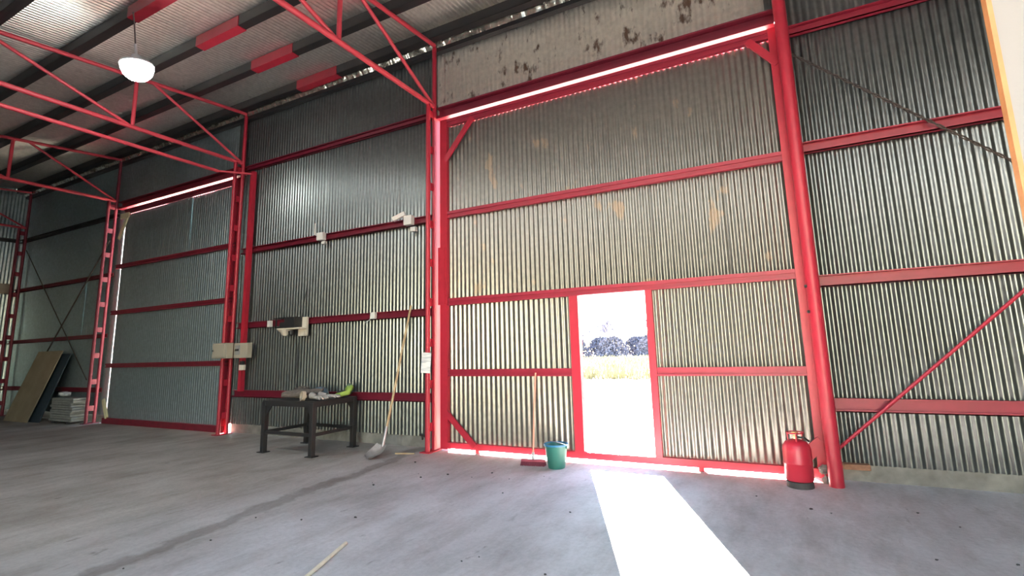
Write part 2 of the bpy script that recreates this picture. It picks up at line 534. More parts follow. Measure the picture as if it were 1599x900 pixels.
G = [(0.755, 0.12), (2.06, 0.11), (3.57, 0.11), (5.23, 0.12)]
for z, h in G:
    channel((XL + 0.02, 0.005, z if z < 5 else 5.1), (XA2 - 0.05, 0.005, z if z < 5 else 5.1), h * 0.9, 0.07, M['far_shaded_red'] if z < 5 else M['black_steel'], wb, 'girt')
for z, h in [(0.75, 0.13), (2.06, 0.12), (3.57, 0.12), (5.34, 0.11)]:
    channel((XA + 0.02, 0.005, z), (XB - 0.03, 0.005, z), h, 0.07, M['shaded_red'], wb, 'girt')
for z, h in [(0.77, 0.14), (2.09, 0.13), (3.63, 0.13), (5.10, 0.12)]:
    channel((XC + 0.03, 0.005, z), (XR, 0.005, z), h, 0.07, M['rail_red'], wb, 'girt')
MB().box(XL, XA2 + 0.1, 0.11, 0.30, 0, 0.20).build('kerb', M['kerb'], wb, smooth=False)
MB().box(XA - 0.1, XB - 0.03, 0.11, 0.30, 0, 0.21).build('kerb', M['kerb'], wb, smooth=False)
MB().box(XC - 0.20, XR, 0.11, 0.30, 0, 0.20).build('kerb', M['kerb'], wb, smooth=False)
# door headers over the gates
for x0, x1 in ((XA2 + 0.05, XA - 0.02), (XB + 0.03, XC - 0.02)):
    mm = M['shaded_red'] if x0 > -6 else M['far_shaded_red']
    m = MB()
    m.box(x0, x1, -0.03, 0.075, 5.40, 5.418)
    m.box(x0, x1, 0.06, 0.075, 5.225, 5.40)
    m.box(x0, x1, -0.03, 0.06, 5.225, 5.240)
    m.box(x0, x1, -0.03, -0.015, 5.24, 5.275)
    m.build('gate_header', mm, wb, smooth=False)
# red post between the gate column and the wall sheets
MB().box(-9.29, -9.20, -0.075, 0.0, 0.80, 5.2).build('wall_post', M['red'], wb, smooth=False)
# diagonal bracing rods
MB().tube([(0.46, -0.06, 0.33), (2.14, -0.06, 1.88), (4.5, -0.06, 4.05)], 0.017, 8).build('brace_rod', M['red'], wb)
cb = MB()
P0, P1 = Vector((0.42, -0.03, 4.84)), Vector((4.5, -0.03, 0.90))
for s in (0, math.pi):
    cb.tube([P0.lerp(P1, i / 120) + Vector((math.cos(i * 1.3 + s) * 0.008, math.sin(i * 1.3 + s) * 0.008, math.cos(i * 1.3 + s) * 0.008)) for i in range(121)], 0.008, 5)
cb.build('brace_cable', M['rod'], wb)
MB().tube([(-14.8, -0.03, 4.45), (-18.9, -0.03, 0.3)], 0.017, 8).build('brace_rod', M['rod'], wb)
MB().tube([(-19.6, -0.03, 4.75), (-15.2, -0.03, 1.0)], 0.012, 8).build('brace_rod', M['rod'], wb)

# ------------------------------------------------------------------ gable and front walls
wleft = tag(empty('wall_left', (XL, 0, 0)), 'corrugated gable wall in the far corner', kind='structure')
wleft.location = (0, 0, 0)
sheet_row(wleft, M['sheet_left'], -4.2, 0.12, 0.18, 3.66, XL, 'Y')
sheet_row(wleft, M['sheet_left'], -4.2, 0.12, 3.6, 6.85, XL + 0.004, 'Y')
sheet(wleft, M['sheet_wall'], YF, -4.1, 0.0, 6.6, XL, 'Y')
for z in (0.72, 2.06, 3.57, 5.1):
    channel((XL + 0.10, YF, z), (XL + 0.10, -0.02, z), 0.11, 0.07, M['far_shaded_red'] if z < 5 else M['black_steel'], wleft, 'girt')
MB().box(XL - 0.2, XL + 0.0, YF, 0.1, 0, 0.2).build('kerb', M['kerb'], wleft, smooth=False)
wr = MB().box(XR, XR + 0.08, YF, 0.3, 0, 6.75).build('wall_right', M['sheet_wall'], smooth=False)
tag(wr, 'metal gable wall outside the frame on the right', kind='structure')
wf = MB()
OX0, OX1, OZ = -1.0, 4.0, 3.8
wf.box(XL, OX0, YF - 0.08, YF, 0, 5.75)
wf.box(OX1, XR, YF - 0.08, YF, 0, 5.75)
wf.box(OX0, OX1, YF - 0.08, YF, OZ, 5.75)
tag(wf.build('wall_front', M['sheet_wall'], smooth=False), 'metal wall behind the camera with an open vehicle gate', kind='structure')

# ------------------------------------------------------------------ roof
ce = tag(empty('ceiling'), 'corrugated roof on black purlins with red splice pieces', kind='structure')
nroof = 30
rw = (XR + 0.1 - XL) / nroof
slope = math.atan(0.094)
SKYLIGHTS = (15, 16, 18, 19, 21, 22, 24, 25, 26, 27, 28, 29)      # bays of the lower roof run that are clear sheets
for k in range(-1, nroof):
    for (ya, yb, off) in ((0.32, -6.4, 0.0), (-6.2, YF - 0.4, -0.012)):
        if yb < -10 and k in SKYLIGHTS:
            yb = -6.9
        L_ = (ya - yb) / math.cos(slope)
        o = sheet(ce, M['sheet_roof'], 0, rw + 0.076, 0, L_, 0, seed=k, amp=0.019)
        o.rotation_euler = (R(90) + slope, 0, 0)      # local z runs down the slope towards -y
        o.location = (XL + k * rw, ya, roof_z(ya) + 0.02 + off + 0.002 * (k % 2))
for k in SKYLIGHTS:
    ya, yb = -6.8, YF - 0.4
    o = sheet(ce, M['clear_sheet'], 0, rw + 0.076, 0, (ya - yb) / math.cos(slope), 0, seed=0, amp=0.012)
    o.rotation_euler = (R(90) + slope, 0, 0)
    o.location = (XL + k * rw, ya, roof_z(ya) + 0.002)
PY = [-0.15 - 0.93 * k for k in range(14)]
for y in PY:
    z = roof_z(y)
    m = MB()
    m.box(XL + 0.05, XR, y - 0.006, y + 0.006, z - 0.16, z)
    m.box(XL + 0.05, XR, y - 0.06, y + 0.006, z - 0.012, z)
    m.box(XL + 0.05, XR, y - 0.006, y + 0.06, z - 0.165, z - 0.15)
    m.box(XL + 0.05, XR, y - 0.062, y - 0.05, z - 0.16, z)
    m.box(XL + 0.05, XR, y - 0.062, y, z - 0.165, z - 0.15)
    m.build('purlin', M['black_steel'], ce, smooth=False)
    if y > -5.2:
        MB().box(-7.83, -6.77, y - 0.072, y + 0.068, z - 0.178, z - 0.004).build('purlin_splice', M['red'], ce, smooth=False)
# crumpled foil strip and the dark eaves beam
m = MB()
nx, ny = 520, 6
vs, fs = [], []
for j in range(ny + 1):
    t = j / ny
    for i in range(nx + 1):
        x = XL - 0.1 + (XR - XL + 0.1) * i / nx
        a = 0.014 * math.sin(2 * math.pi * x / 0.13 + 2.2 * noise.noise(Vector((x * 2, 1, 0)))) + 0.022 * noise.noise(Vector((x * 7, t * 2.5, 2)))
        vs.append((x, -0.10 + 0.10 * t + a, 6.70 - 0.20 * t + a * 0.5))
for j in range(ny):
    for i in range(nx):
        p = j * (nx + 1) + i
        fs.append((p, p + nx + 1, p + nx + 2, p + 1))
m.add(vs, fs).build('foil_strip', M['foil'], ce, angle=80)
MB().box(XL + 0.1, XR, -0.02, 0.075, 6.43, 6.50).build('eaves_beam', M['black_steel'], ce, smooth=False)

# ------------------------------------------------------------------ partition near the camera, right
pt = tag(MB().box(0.548, 0.96, -4.72, -4.698, 0, 2.75).build('wall_partition', M['plaster'], smooth=False), 'narrow cream partition close to the camera', kind='structure')
tr = tag(MB().box(0.538, 0.548, -4.722, -4.696, 0, 2.75).build('trim_1', M['wood_trim'], smooth=False), 'orange wooden trim on the cream partition edge', kind='structure')


# ------------------------------------------------------------------ columns
def column(x, label, bx, yf=-0.20, yb=-0.04, r=0.036, top=5.42, back_top=6.5, dark=False, battens=9):
    root = tag(empty('lattice_column', (x, 0, 0)), label, 'column')
    mt = M['shaded_red'] if dark else M['red']  # dark: red pipes with shade put into their colour
    MB().tube([(0, yf, 0.012), (0, yf, top)], r, 12).build('pipe', mt, root)
    MB().tube([(0, yb, 0.012), (0, yb, back_top)], r, 12).build('pipe', mt, root)
    for k in range(battens):
        z = 0.35 + k * (top - 0.5) / (battens - 1)
        MB().box(-0.012, 0.012, yf + r * 0.5, yb - r * 0.5, z - 0.06, z + 0.06).build('batten_plate', mt, root, smooth=False)
    MB().box(-0.09, 0.09, yf - 0.07, yb + 0.07, 0.0, 0.014).build('base_plate', mt, root, smooth=False)
    return root


column(XA3, 'lattice column in shaded red in the far left corner', 0, dark=True)
column(XA2, 'lattice column in shaded red, left of the smaller gate', 0, r=0.034, dark=True)
column(XA, 'red lattice column between the smaller gate and the workbench bay', 0)
cB = column(XB, 'red lattice column with a paper notice, left of the big gate', 0)
# jamb of the big gate on that column, catching the light of the gap
MB().box(0.02, 0.045, -0.10, 0.12, 0.02, 5.22).build('jamb', M['red'], cB, smooth=False)
MB().box(0.035 - 0.21, 0.125, 0.145, 0.25, 0.0, 5.3).build('sun_blocker', M['red'], cB, smooth=False)  # added post outside, only stops direct sun and sky in the gap
cA2 = [o for o in bpy.data.objects if o.name.startswith('lattice_column')][1]
MB().box(-0.16, 0.31, 0.20, 0.30, 0.0, 5.3).build('sun_blocker', M['shaded_red'], cA2, smooth=False)  # added as well, keeps the sun out of the far gate's gap
# stout pipe column right of the gate
root = tag(empty('pipe_column', (XC, 0, 0)), 'stout red pipe column right of the big gate', 'column')
MB().tube([(0, -0.2, 0.0), (0, -0.2, 5.44)], 0.068, 20).build('pipe', M['red'], root)
MB().tube([(0, -0.04, 0.0), (0, -0.04, 6.5)], 0.036, 12).build('pipe', M['red'], root)
for z in (0.5, 1.15, 1.8, 2.35, 3.1, 3.75, 4.4, 5.1):
    MB().box(-0.02, 0.02, -0.15, -0.06, z - 0.05, z + 0.05).build('batten_plate', M['red'], root, smooth=False)
for z in (1.75, 2.02):
    m = MB()
    m.tube([(-0.06, -0.24, z), (-0.08, -0.245, z)], 0.016, 8)
    m.build('bolt', M['black_steel'], root)


# ------------------------------------------------------------------ roof trusses
def truss(x, label, r=0.032, tie=False):
    root = tag(empty('roof_truss', (x, 0, 0)), label, 'truss')
    yb = -0.04
    end = -11.9
    top = lambda y: 6.55 + 0.094 * y
    m = M['truss_red']
    MB().tube([(0, yb, top(0)), (0, end, top(end))], r, 10).build('top_chord', m, root)
    MB().tube([(0, yb - 0.03, 5.44), (0, end, 5.44)], r * 1.1, 10).build('bottom_chord', m, root)
    for k in range(1, 6):
        y = -2.05 * k
        MB().tube([(0, y, 5.44), (0, y, top(y))], r * 0.9, 10).build('vertical', m, root)
    for k in range(0, 5):
        y0, y1 = -2.05 * k, -2.05 * (k + 1)
        if k == 0:
            a, b = (0, yb - 0.05, 5.46), (0, y1 + 0.25, top(y1 + 0.25))
        else:
            a, b = (0, y0 - 0.06, 5.46), (0, y1 + 0.06, top(y1))
        MB().tube([a, b], r * 0.78, 10).build('diagonal', m, root)
    if tie:
        MB().tube([(0.0, -11.8, 5.12), (0.0, -0.55, 5.12)], r * 0.95, 10).build('tie_pipe', m, root)
        MB().tube([(0.0, -0.55, 5.12), (0.34, -0.05, 5.15)], r * 0.6, 10).build('tie_end', m, root)
    return root


truss(XA3, 'red pipe roof truss in the far corner, furthest from the camera', 0.03)
truss(XA2, 'red pipe roof truss over the column left of the smaller gate', 0.034)
truss(XA, 'red pipe roof truss with a second tie pipe, behind the lit hanging lamp', 0.034, tie=True)
truss(XB, 'red pipe roof truss nearest the camera, over the column with the paper notice', 0.036)
truss(XC, 'red pipe roof truss over the stout pipe column')


# ------------------------------------------------------------------ gates
def rail(root, x0, x1, z, h, m, name='rail', y0=-0.02, d=0.06):
    b = MB()
    b.box(x0, x1, y0, y0 + d, z + h * 0.10, z + h / 2)
    b.box(x0, x1, y0 + 0.018, y0 + d, z - h * 0.28, z + h * 0.10)
    b.box(x0, x1, y0, y0 + d, z - h / 2, z - h * 0.28)
    return b.build(name, m, root, smooth=False)


gate = tag(empty('sliding_gate', (0, 0, 0)), 'big sliding gate of corrugated sheets in a red frame with an open wicket door', 'gate')
GX0, GX1 = -4.565, 0.36
SY = 0.052
MB().box(GX0, GX0 + 0.13, -0.03, 0.035, 0.03, 5.175).build('stile', M['red'], gate, smooth=False)
MB().box(GX1 - 0.09, GX1, -0.03, 0.035, 0.03, 5.175).build('stile', M['red'], gate, smooth=False)
rail(gate, GX0 + 0.13, GX1 - 0.09, 5.118, 0.115, M['rail_red'], 'top_rail')
rail(gate, GX0 + 0.13, GX1 - 0.09, 3.57, 0.11, M['rail_red'])
rail(gate, GX0 + 0.13, GX1 - 0.09, 2.19, 0.11, M['rail_red'])
rail(gate, GX0 + 0.13, -2.44, 1.125, 0.10, M['rail_red'])
rail(gate, -1.33, GX1 - 0.09, 1.125, 0.10, M['rail_red'])
MB().box(GX0 + 0.13, GX1 - 0.09, -0.03, 0.035, 0.042, 0.125).build('bottom_rail', M['red'], gate, smooth=False)
# wicket frame
MB().box(-2.44, -2.315, -0.03, 0.035, 0.125, 2.135).build('wicket_jamb', M['red'], gate, smooth=False)
MB().box(-1.415, -1.33, -0.03, 0.035, 0.125, 2.135).build('wicket_jamb', M['red'], gate, smooth=False)
MB().box(-2.335, -2.315, 0.035, 0.075, 0.125, 2.135).build('wicket_stop', M['red'], gate, smooth=False)
# corner braces
for a, b, w in (((GX0 + 0.10, -0.035, 4.46), (-3.93, -0.035, 5.08), 0.085), ((GX0 + 0.10, -0.035, 0.56), (-3.96, -0.035, 0.09), 0.085),
                ((0.04, -0.035, 5.08), (GX1 - 0.02, -0.035, 4.70), 0.085), ((0.0, -0.035, 0.10), (GX1 - 0.02, -0.035, 0.40), 0.13)):
    MB().bar(a, b, 0.03, w).build('corner_brace', M['red'], gate, smooth=False)
for x in (-3.93, -0.9):
    MB().box(x - 0.03, x + 0.03, -0.03, 0.03, 0.0, 0.045).build('foot', M['red'], gate, smooth=False)
MB().box(GX0 - 0.025, GX0 + 0.10, -0.05, -0.03, 2.15, 3.05).build('lock_plate', M['red'], gate, smooth=False)
sheet_row(gate, M['sheet_gate_low'], GX0 + 0.02, -2.385, 0.085, 2.20, SY, jitter=0.12)
sheet_row(gate, M['sheet_gate_low'], -1.375, GX1 - 0.01, 0.085, 2.20, SY, jitter=0.12)
sheet_row(gate, M['sheet_gate'], GX0 + 0.02, GX1 - 0.01, 2.15, 3.62, SY + 0.003, jitter=0.12)
sheet_row(gate, M['sheet_gate'], GX0 + 0.02, GX1 - 0.01, 3.58, 5.082, SY - 0.003, jitter=0.12)

g2 = tag(empty('sliding_gate', (0, 0, 0)), 'far sliding gate of grey sheets with shaded red rails and sunlit-coloured corner braces', 'gate')
HX0, HX1 = -14.30, -9.72
for z in (3.73, 2.595, 1.335):
    rail(g2, HX0 - 0.10, HX1, z, 0.10, M['far_shaded_red'], y0=-0.03)
rail(g2, HX0 + 0.05, HX1, 5.118, 0.115, M['far_shaded_red'], 'top_rail')
MB().box(HX0, HX1, -0.03, 0.035, 0.005, 0.13).build('bottom_rail', M['far_shaded_red'], g2, smooth=False)
MB().box(HX1 - 0.1, HX1, -0.028, 0.035, 0.05, 5.17).build('stile', M['red'], g2, smooth=False)
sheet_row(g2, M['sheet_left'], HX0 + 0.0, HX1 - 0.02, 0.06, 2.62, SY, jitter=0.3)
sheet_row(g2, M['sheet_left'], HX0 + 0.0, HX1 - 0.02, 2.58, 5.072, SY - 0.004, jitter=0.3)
MB().bar((-14.33, -0.045, 4.42), (-14.02, -0.045, 4.95), 0.03, 0.10).build('corner_brace', M['sunlit_cream'], g2, smooth=False)  # brace coloured as if in full sun
MB().box(-14.33, -13.95, -0.06, -0.03, 4.93, 5.06).build('corner_plate', M['sunlit_cream'], g2, smooth=False)
MB().bar((-14.28, -0.045, 0.55), (-14.05, -0.045, 0.14), 0.03, 0.10).build('corner_brace', M['sunlit_cream'], g2, smooth=False)


# ------------------------------------------------------------------ hanging lamps
def make_lamp(top_z):
    root = empty('hanging_lamp', (0, 0, 0))
    prof = [(0.0, -0.20), (0.06, -0.195), (0.12, -0.165), (0.165, -0.11), (0.188, -0.04), (0.19, 0.01)]
    MB().lathe(prof, 28).build('diffuser', M['lamp_glow'], root)
    body = [(0.188, 0.0), (0.20, 0.012), (0.19, 0.04), (0.13, 0.075), (0.07, 0.10), (0.055, 0.16), (0.03, 0.17), (0.0, 0.172)]
    MB().lathe(body, 28).build('housing', M['lamp_body'], root)
    MB().tube([(0, 0, 0.17), (0, 0, 0.33)], 0.018, 8).build('hanger', M['lamp_body'], root)
    MB().tube([(0, 0, 0.32), (0.01, 0, 0.6), (0, 0, top_z)], 0.009, 6).build('cord', M['cord'], root)
    return root


LZ = 5.49
lamp = make_lamp(roof_z(-2.94) - 0.165 - LZ)
lamp.location = (-7.58, -2.94, LZ)
lamp.rotation_euler = (R(6), R(-4), 0)
tag(lamp, 'lit white hanging lamp on a long cord under the roof', 'lamp')
for x in (-2.3, 2.6):
    o = copy_tree(lamp)
    o.location = (x, PY[9] if x < -5 else PY[6], 4.95)
    tag(o, 'lit hanging lamp over the camera, ' + ('on the right side' if x > 0 else 'before the wicket door'), 'lamp', 'lamps hanging over the camera')


# ------------------------------------------------------------------ workbench and what lies on it
wbn = tag(empty('workbench', (0, 0, 0)), 'black welded steel workbench standing before the corrugated wall', 'table')
X0, X1, Y0, Y1, TZ = -7.17, -6.12, -1.0, -0.22, 0.775
MB().box(X0 - 0.03, X1 + 0.03, Y0 - 0.03, Y1 + 0.03, TZ - 0.02, TZ).build('tabletop', M['black_steel'], wbn, smooth=False)
m = MB()
for a, b in (((X0, Y0), (X1, Y0)), ((X1, Y0), (X1, Y1)), ((X0, Y1), (X1, Y1)), ((X0, Y0), (X0, Y1))):
    m.bar((a[0], a[1], TZ - 0.05), (b[0], b[1], TZ - 0.05), 0.05, 0.06)
m.build('apron', M['black_steel'], wbn, smooth=False)
for x, y in ((X0, Y0), (X1, Y0), (X0, Y1), (X1, Y1)):
    lg = MB().box(x - 0.035, x + 0.035, y - 0.035, y + 0.035, 0.008, TZ - 0.02).build('leg', M['black_steel'], wbn, smooth=False, bevel=0.004)
    MB().box(x - 0.075, x + 0.075, y - 0.06, y + 0.06, 0.0, 0.012).build('foot_plate', M['black_steel'], lg, smooth=False)
    sx = 1 if x == X0 else -1
    MB().add([(x, y - 0.006, TZ - 0.08), (x + sx * 0.16, y - 0.006, TZ - 0.08), (x, y - 0.006, TZ - 0.26),
              (x, y + 0.006, TZ - 0.08), (x + sx * 0.16, y + 0.006, TZ - 0.08), (x, y + 0.006, TZ - 0.26)],
             [(0, 1, 2), (5, 4, 3), (0, 3, 4, 1), (1, 4, 5, 2), (2, 5, 3, 0)]).build('gusset', M['black_steel'], lg, smooth=False)
for a, b in (((X0, Y0), (X1, Y0)), ((X1, Y0), (X1, Y1)), ((X0, Y1), (X1, Y1)), ((X0, Y0), (X0, Y1))):
    MB().bar((a[0], a[1], 0.30), (b[0], b[1], 0.30), 0.035, 0.045).build('stretcher', M['black_steel'], wbn, smooth=False)

m = MB()
m.lump((-7.05, -0.42, TZ + 0.095), (0.12, 0.10, 0.07), 3, 0.9, 26, 16, 3.2)
tag(m.build('rag', M['brown_cloth']), 'dark crumpled rag at the left end of the black workbench', 'rag')
tag(MB().box(-6.96, -6.79, -0.64, -0.55, TZ, TZ + 0.075).build('small_box', M['box_grey'], smooth=False, bevel=0.004), 'small cream box lying on the workbench before the rag', 'box')
# dome shaped face shield
hm = empty('face_shield', (-6.72, -0.37, TZ + 0.001))
prof = [(0.145, 0.0), (0.142, 0.04), (0.125, 0.09), (0.09, 0.13), (0.04, 0.152), (0.0, 0.155)]
MB().lathe(prof, 22).build('shell', M['visor'], hm)
MB().lathe([(0.146, 0.0), (0.156, 0.004), (0.156, 0.016), (0.144, 0.018)], 22).build('rim', M['black_plastic'], hm)
tag(hm, 'blue-grey domed face shield lying on the workbench behind the brown sleeve', 'helmet')
m = MB()
for k, (dx, dy, dz, rr) in enumerate(((0, 0, 0.045, 0.05), (0.03, -0.05, 0.035, 0.04), (-0.05, 0.05, 0.05, 0.045))):
    pts, rad = [], []
    for i in range(12):
        t = i / 11
        pts.append((-6.95 + dx + 0.50 * t, -0.88 + dy + 0.32 * t + 0.02 * math.sin(t * 7 + k), TZ + dz + 0.028 + 0.02 * math.sin(t * 9 + k * 2) * 0.5 + 0.045 * t))
        rad.append(rr * (0.55 + 0.5 * math.sin(math.pi * min(1, t + 0.15)) + 0.12 * math.sin(t * 17 + k)))
    m.tube(pts, rad, 10)
tag(m.build('jacket_sleeve', M['brown_cloth']), 'brown cloth sleeve bundle stretched along the workbench front', 'cloth')
# roll of tape standing on edge
n = 26
vs, fs = [], []
for k in range(n):
    a = 2 * math.pi * k / n
    for r, w in ((0.07, -0.025), (0.07, 0.025), (0.047, 0.025), (0.047, -0.025)):
        vs.append((r * math.cos(a), w, r * math.sin(a)))
for k in range(n):
    for j in range(4):
        fs.append((4 * k + j, 4 * k + (j + 1) % 4, 4 * ((k + 1) % n) + (j + 1) % 4, 4 * ((k + 1) % n) + j))
tp = MB().add(vs, fs).build('tape_roll', M['tape'])
tp.location = (-6.39, -0.965, TZ + 0.073)
tp.rotation_euler = (R(-8), 0, R(-22))
tag(tp, 'beige roll of tape standing on edge at the workbench front corner', 'tape')


def glove(name, loc, rz, material, label, droop=0.0, s=1.0):
    root = empty(name, loc, rz)
    m = MB()
    m.lump((0, 0.0, 0.03), (0.055, 0.075, 0.026), 2, 0.15)
    for k, (x, L_) in enumerate(((-0.04, 0.085), (-0.014, 0.10), (0.014, 0.095), (0.04, 0.07))):
        pts = [(x * 0.9, -0.05, 0.032), (x * 1.25, -0.05 - L_ * 0.55, 0.034 + 0.008 * math.sin(k * 2)), (x * 1.45, -0.05 - L_, 0.022 - droop), (x * 1.5, -0.05 - L_ * 1.12, 0.016 - droop * 1.6)]
        m.tube(pts, [0.017, 0.016, 0.014, 0.007], 8)
    m.tube([(0.035, 0.03, 0.03), (0.075, -0.005, 0.03), (0.088, -0.05, 0.022), (0.088, -0.062, 0.02)], [0.02, 0.018, 0.015, 0.007], 8)
    m.build('palm', material, root, angle=80)
    MB().tube([(0, 0.05, 0.034), (0, 0.10, 0.040), (0, 0.17, 0.048)], [0.032, 0.036, 0.046], 12, caps=False).build('cuff', material, root)
    root.scale = (s, s, s)
    tag(root, label, 'glove')
    return root


glove('work_glove', (-6.17, -0.87, TZ + 0.012), R(78), M['glove'], 'pale leather work glove drooping over the workbench edge next to the tape roll', 0.0, 1.15)
glove('work_glove', (-6.19, -0.64, TZ + 0.012), R(100), M['glove'], 'pale leather work glove lying beside the lime gauntlet', 0.0, 1.1)
# lime and dark gauntlet bundle
gb = empty('gauntlet', (-6.19, -0.285, TZ + 0.012))
pts = [(-0.16, 0.12, 0.08), (-0.06, 0.10, 0.13), (0.05, 0.02, 0.125), (0.10, -0.10, 0.06), (0.05, -0.19, 0.04), (-0.04, -0.20, 0.035)]
MB().tube(pts, [0.03, 0.045, 0.045, 0.04, 0.035, 0.02], 10).build('lime_back', M['green'], gb)
MB().tube([(p[0] - 0.03, p[1] + 0.02, p[2] + 0.03) for p in pts[:4]], [0.02, 0.03, 0.03, 0.012], 10).build('grey_band', M['green_dark'], gb)
MB().lump((-0.05, -0.02, 0.045), (0.12, 0.12, 0.045), 6, 0.3).build('dark_palm', M['black_plastic'], gb)
tag(gb, 'lime green and black gauntlet curled on the right end of the workbench', 'glove')

# ------------------------------------------------------------------ shovel
sh = tag(empty('shovel', (0, 0, 0)), 'long-handled shovel leaning on the corrugated wall right of the workbench', 'shovel')
foot, topp = Vector((-5.13, -0.62, 0.15)), Vector((-5.15, -0.01, 2.18))
d = (topp - foot).normalized()
MB().tube([foot + d * 0.16, foot + d * 0.7 + Vector((0.006, 0, 0)), foot + d * 1.4, topp], [0.019, 0.018, 0.018, 0.016], 10).build('handle', M['wood'], sh)
MB().tube([foot - d * 0.02, foot + d * 0.26], [0.022, 0.021], 10).build('socket', M['steel'], sh)
# dished pointed blade
vs, fs = [], []
nu, nv = 10, 9
bd = Vector((-0.02, -0.27, -0.145)).normalized()
sd = Vector((1, 0, 0))
nd = bd.cross(sd).normalized()
if nd.z < 0:
    nd = -nd
for j in range(nv + 1):
    t = j / nv
    w = 0.12 * (0.80 + 0.28 * math.sin(math.pi * min(t * 0.8, 1))) * (1 if t < 0.55 else math.sqrt(max(0.02, 1 - ((t - 0.55) / 0.46) ** 2)))
    for i in range(nu + 1):
        u = 2 * i / nu - 1
        p = foot + bd * (0.30 * t) + sd * (u * w) + nd * (0.035 * u * u - 0.022 * math.sin(math.pi * t))
        vs.append(p)
o0 = len(vs)
vs += [p + nd * 0.004 for p in vs]
for j in range(nv):
    for i in range(nu):
        a = j * (nu + 1) + i
        fs.append((a, a + 1, a + nu + 2, a + nu + 1))
        fs.append((o0 + a, o0 + a + nu + 1, o0 + a + nu + 2, o0 + a + 1))
MB().add(vs, fs).build('blade', M['steel'], sh, angle=70)

# loose sticks
def stick(name, a, b, r, material, label, n=8, mid=0.0):
    a, b = Vector(a), Vector(b)
    c = (a + b) / 2 + Vector((mid, mid, 0))
    return tag(MB().tube([a, c, b], [r, r * 1.05, r * 0.8], n).build(name, material), label, 'stick')


stick('cane', (-5.05, -0.45, 0.012), (-4.78, -0.36, 0.012), 0.011, M['wood'], 'short tan cane on the floor beside the shovel blade')
stick('wooden_stick', (-3.115, -3.20, 0.012), (-2.80, -4.05, 0.012), 0.0135, M['white_wood'], 'pale wooden stick lying on the bare floor in the foreground', mid=0.005)
m = MB()
m.tube([(-4.98, 0.02, 0.20), (-4.76, -0.08, 0.185)], 0.016, 8)
m.tube([(-4.93, 0.0, 0.195), (-4.88, -0.05, 0.15)], 0.014, 8)
tag(m.build('iron_offcut', M['rod']), 'dark iron offcut on the kerb behind the column with the notice', 'scrap')

# ------------------------------------------------------------------ bucket and broom
bk = tag(empty('bucket', (-2.545, -0.40, 0)), 'green plastic bucket with blue inner rim by the wicket door', 'bucket')
outer = [(0.0, 0.004), (0.10, 0.0), (0.105, 0.01), (0.118, 0.10), (0.134, 0.22), (0.142, 0.275)]
inner = [(0.136, 0.275), (0.128, 0.22), (0.112, 0.10), (0.10, 0.015), (0.0, 0.012)]
MB().lathe(outer + inner, 30).build('body', M['bucket'], bk)
MB().lathe([(0.141, 0.262), (0.152, 0.266), (0.152, 0.284), (0.137, 0.286), (0.136, 0.25)], 30).build('rim', M['bucket_rim'], bk)
h = MB()
h.tube([(0.15 * math.cos(a), 0.15 * math.sin(a) * 0.98, 0.265 + 0.0 - 0.07 * math.sin(a)) for a in [math.pi + i * math.pi / 16 for i in range(17)]], 0.004, 6)
h.build('handle', M['wire'], bk)
for s in (-1, 1):
    MB().box(s * 0.147 - 0.01, s * 0.147 + 0.01, -0.025, 0.025, 0.235, 0.27).build('lug', M['bucket'], bk, smooth=False, bevel=0.003)

br = tag(empty('broom', (0, 0, 0)), 'broom with red head and salmon handle leaning on the gate beside the bucket', 'broom')
MB().tube([(-2.875, -0.38, 0.09), (-2.93, -0.20, 0.62), (-2.965, -0.045, 1.12)], [0.0125, 0.012, 0.012], 10).build('handle', M['broom_handle'], br)
MB().tube([(-2.868, -0.395, 0.05), (-2.88, -0.362, 0.15)], [0.02, 0.016], 10).build('socket', M['steel'], br)
m = MB()
m.bar((-3.02, -0.42, 0.06), (-2.71, -0.37, 0.06), 0.055, 0.03)
m.build('head', M['broom_red'], br, smooth=False, bevel=0.008)
m = MB()
dx = Vector((0.31, 0.05, 0)).normalized()
dy = Vector((-dx.y, dx.x, 0))
for i in range(34):
    for j in range(4):
        p = Vector((-3.015, -0.42, 0.048)) + dx * (0.305 * i / 33) + dy * ((j - 1.5) * 0.014)
        sp = dy * ((j - 1.5) * 0.012) + dx * random.uniform(-0.006, 0.006)
        m.tube([p, p + sp + Vector((0, 0, -0.047))], [0.005, 0.006], 4, caps=False)
b_ = m.build('bristles', M['bristle'], br)
b_['kind'] = 'stuff'

# ------------------------------------------------------------------ gas cylinder
gc = tag(empty('gas_cylinder', (0.085, -0.31, 0)), 'red gas cylinder with dark foot beside the stout pipe column', 'gas cylinder')
prof = [(0.0, 0.05), (0.10, 0.052), (0.128, 0.07), (0.132, 0.10), (0.132, 0.225), (0.135, 0.23), (0.135, 0.24), (0.132, 0.245), (0.132, 0.36), (0.124, 0.40), (0.10, 0.435), (0.06, 0.455), (0.03, 0.462), (0.0, 0.463)]
MB().lathe(prof, 32).build('body', M['gas_red'], gc)
MB().lathe([(0.112, 0.06), (0.122, 0.055), (0.124, 0.0), (0.118, 0.0), (0.112, 0.055)], 32).build('foot_ring', M['dark_base'], gc)
m = MB()
for k in range(3):
    a = 0.6 + k * 2 * math.pi / 3
    m.tube([(0.075 * math.cos(a), 0.075 * math.sin(a), 0.435), (0.078 * math.cos(a), 0.078 * math.sin(a), 0.525)], 0.007, 6)
m.tube([(0.078 * math.cos(i * math.pi / 12), 0.078 * math.sin(i * math.pi / 12), 0.525) for i in range(25)], 0.007, 6)
m.build('valve_guard', M['gas_red'], gc)
v_ = MB().lathe([(0.02, 0.46), (0.022, 0.49), (0.014, 0.495), (0.014, 0.515), (0.03, 0.517), (0.03, 0.532), (0.0, 0.534)], 14).build('valve', M['brass'], gc)
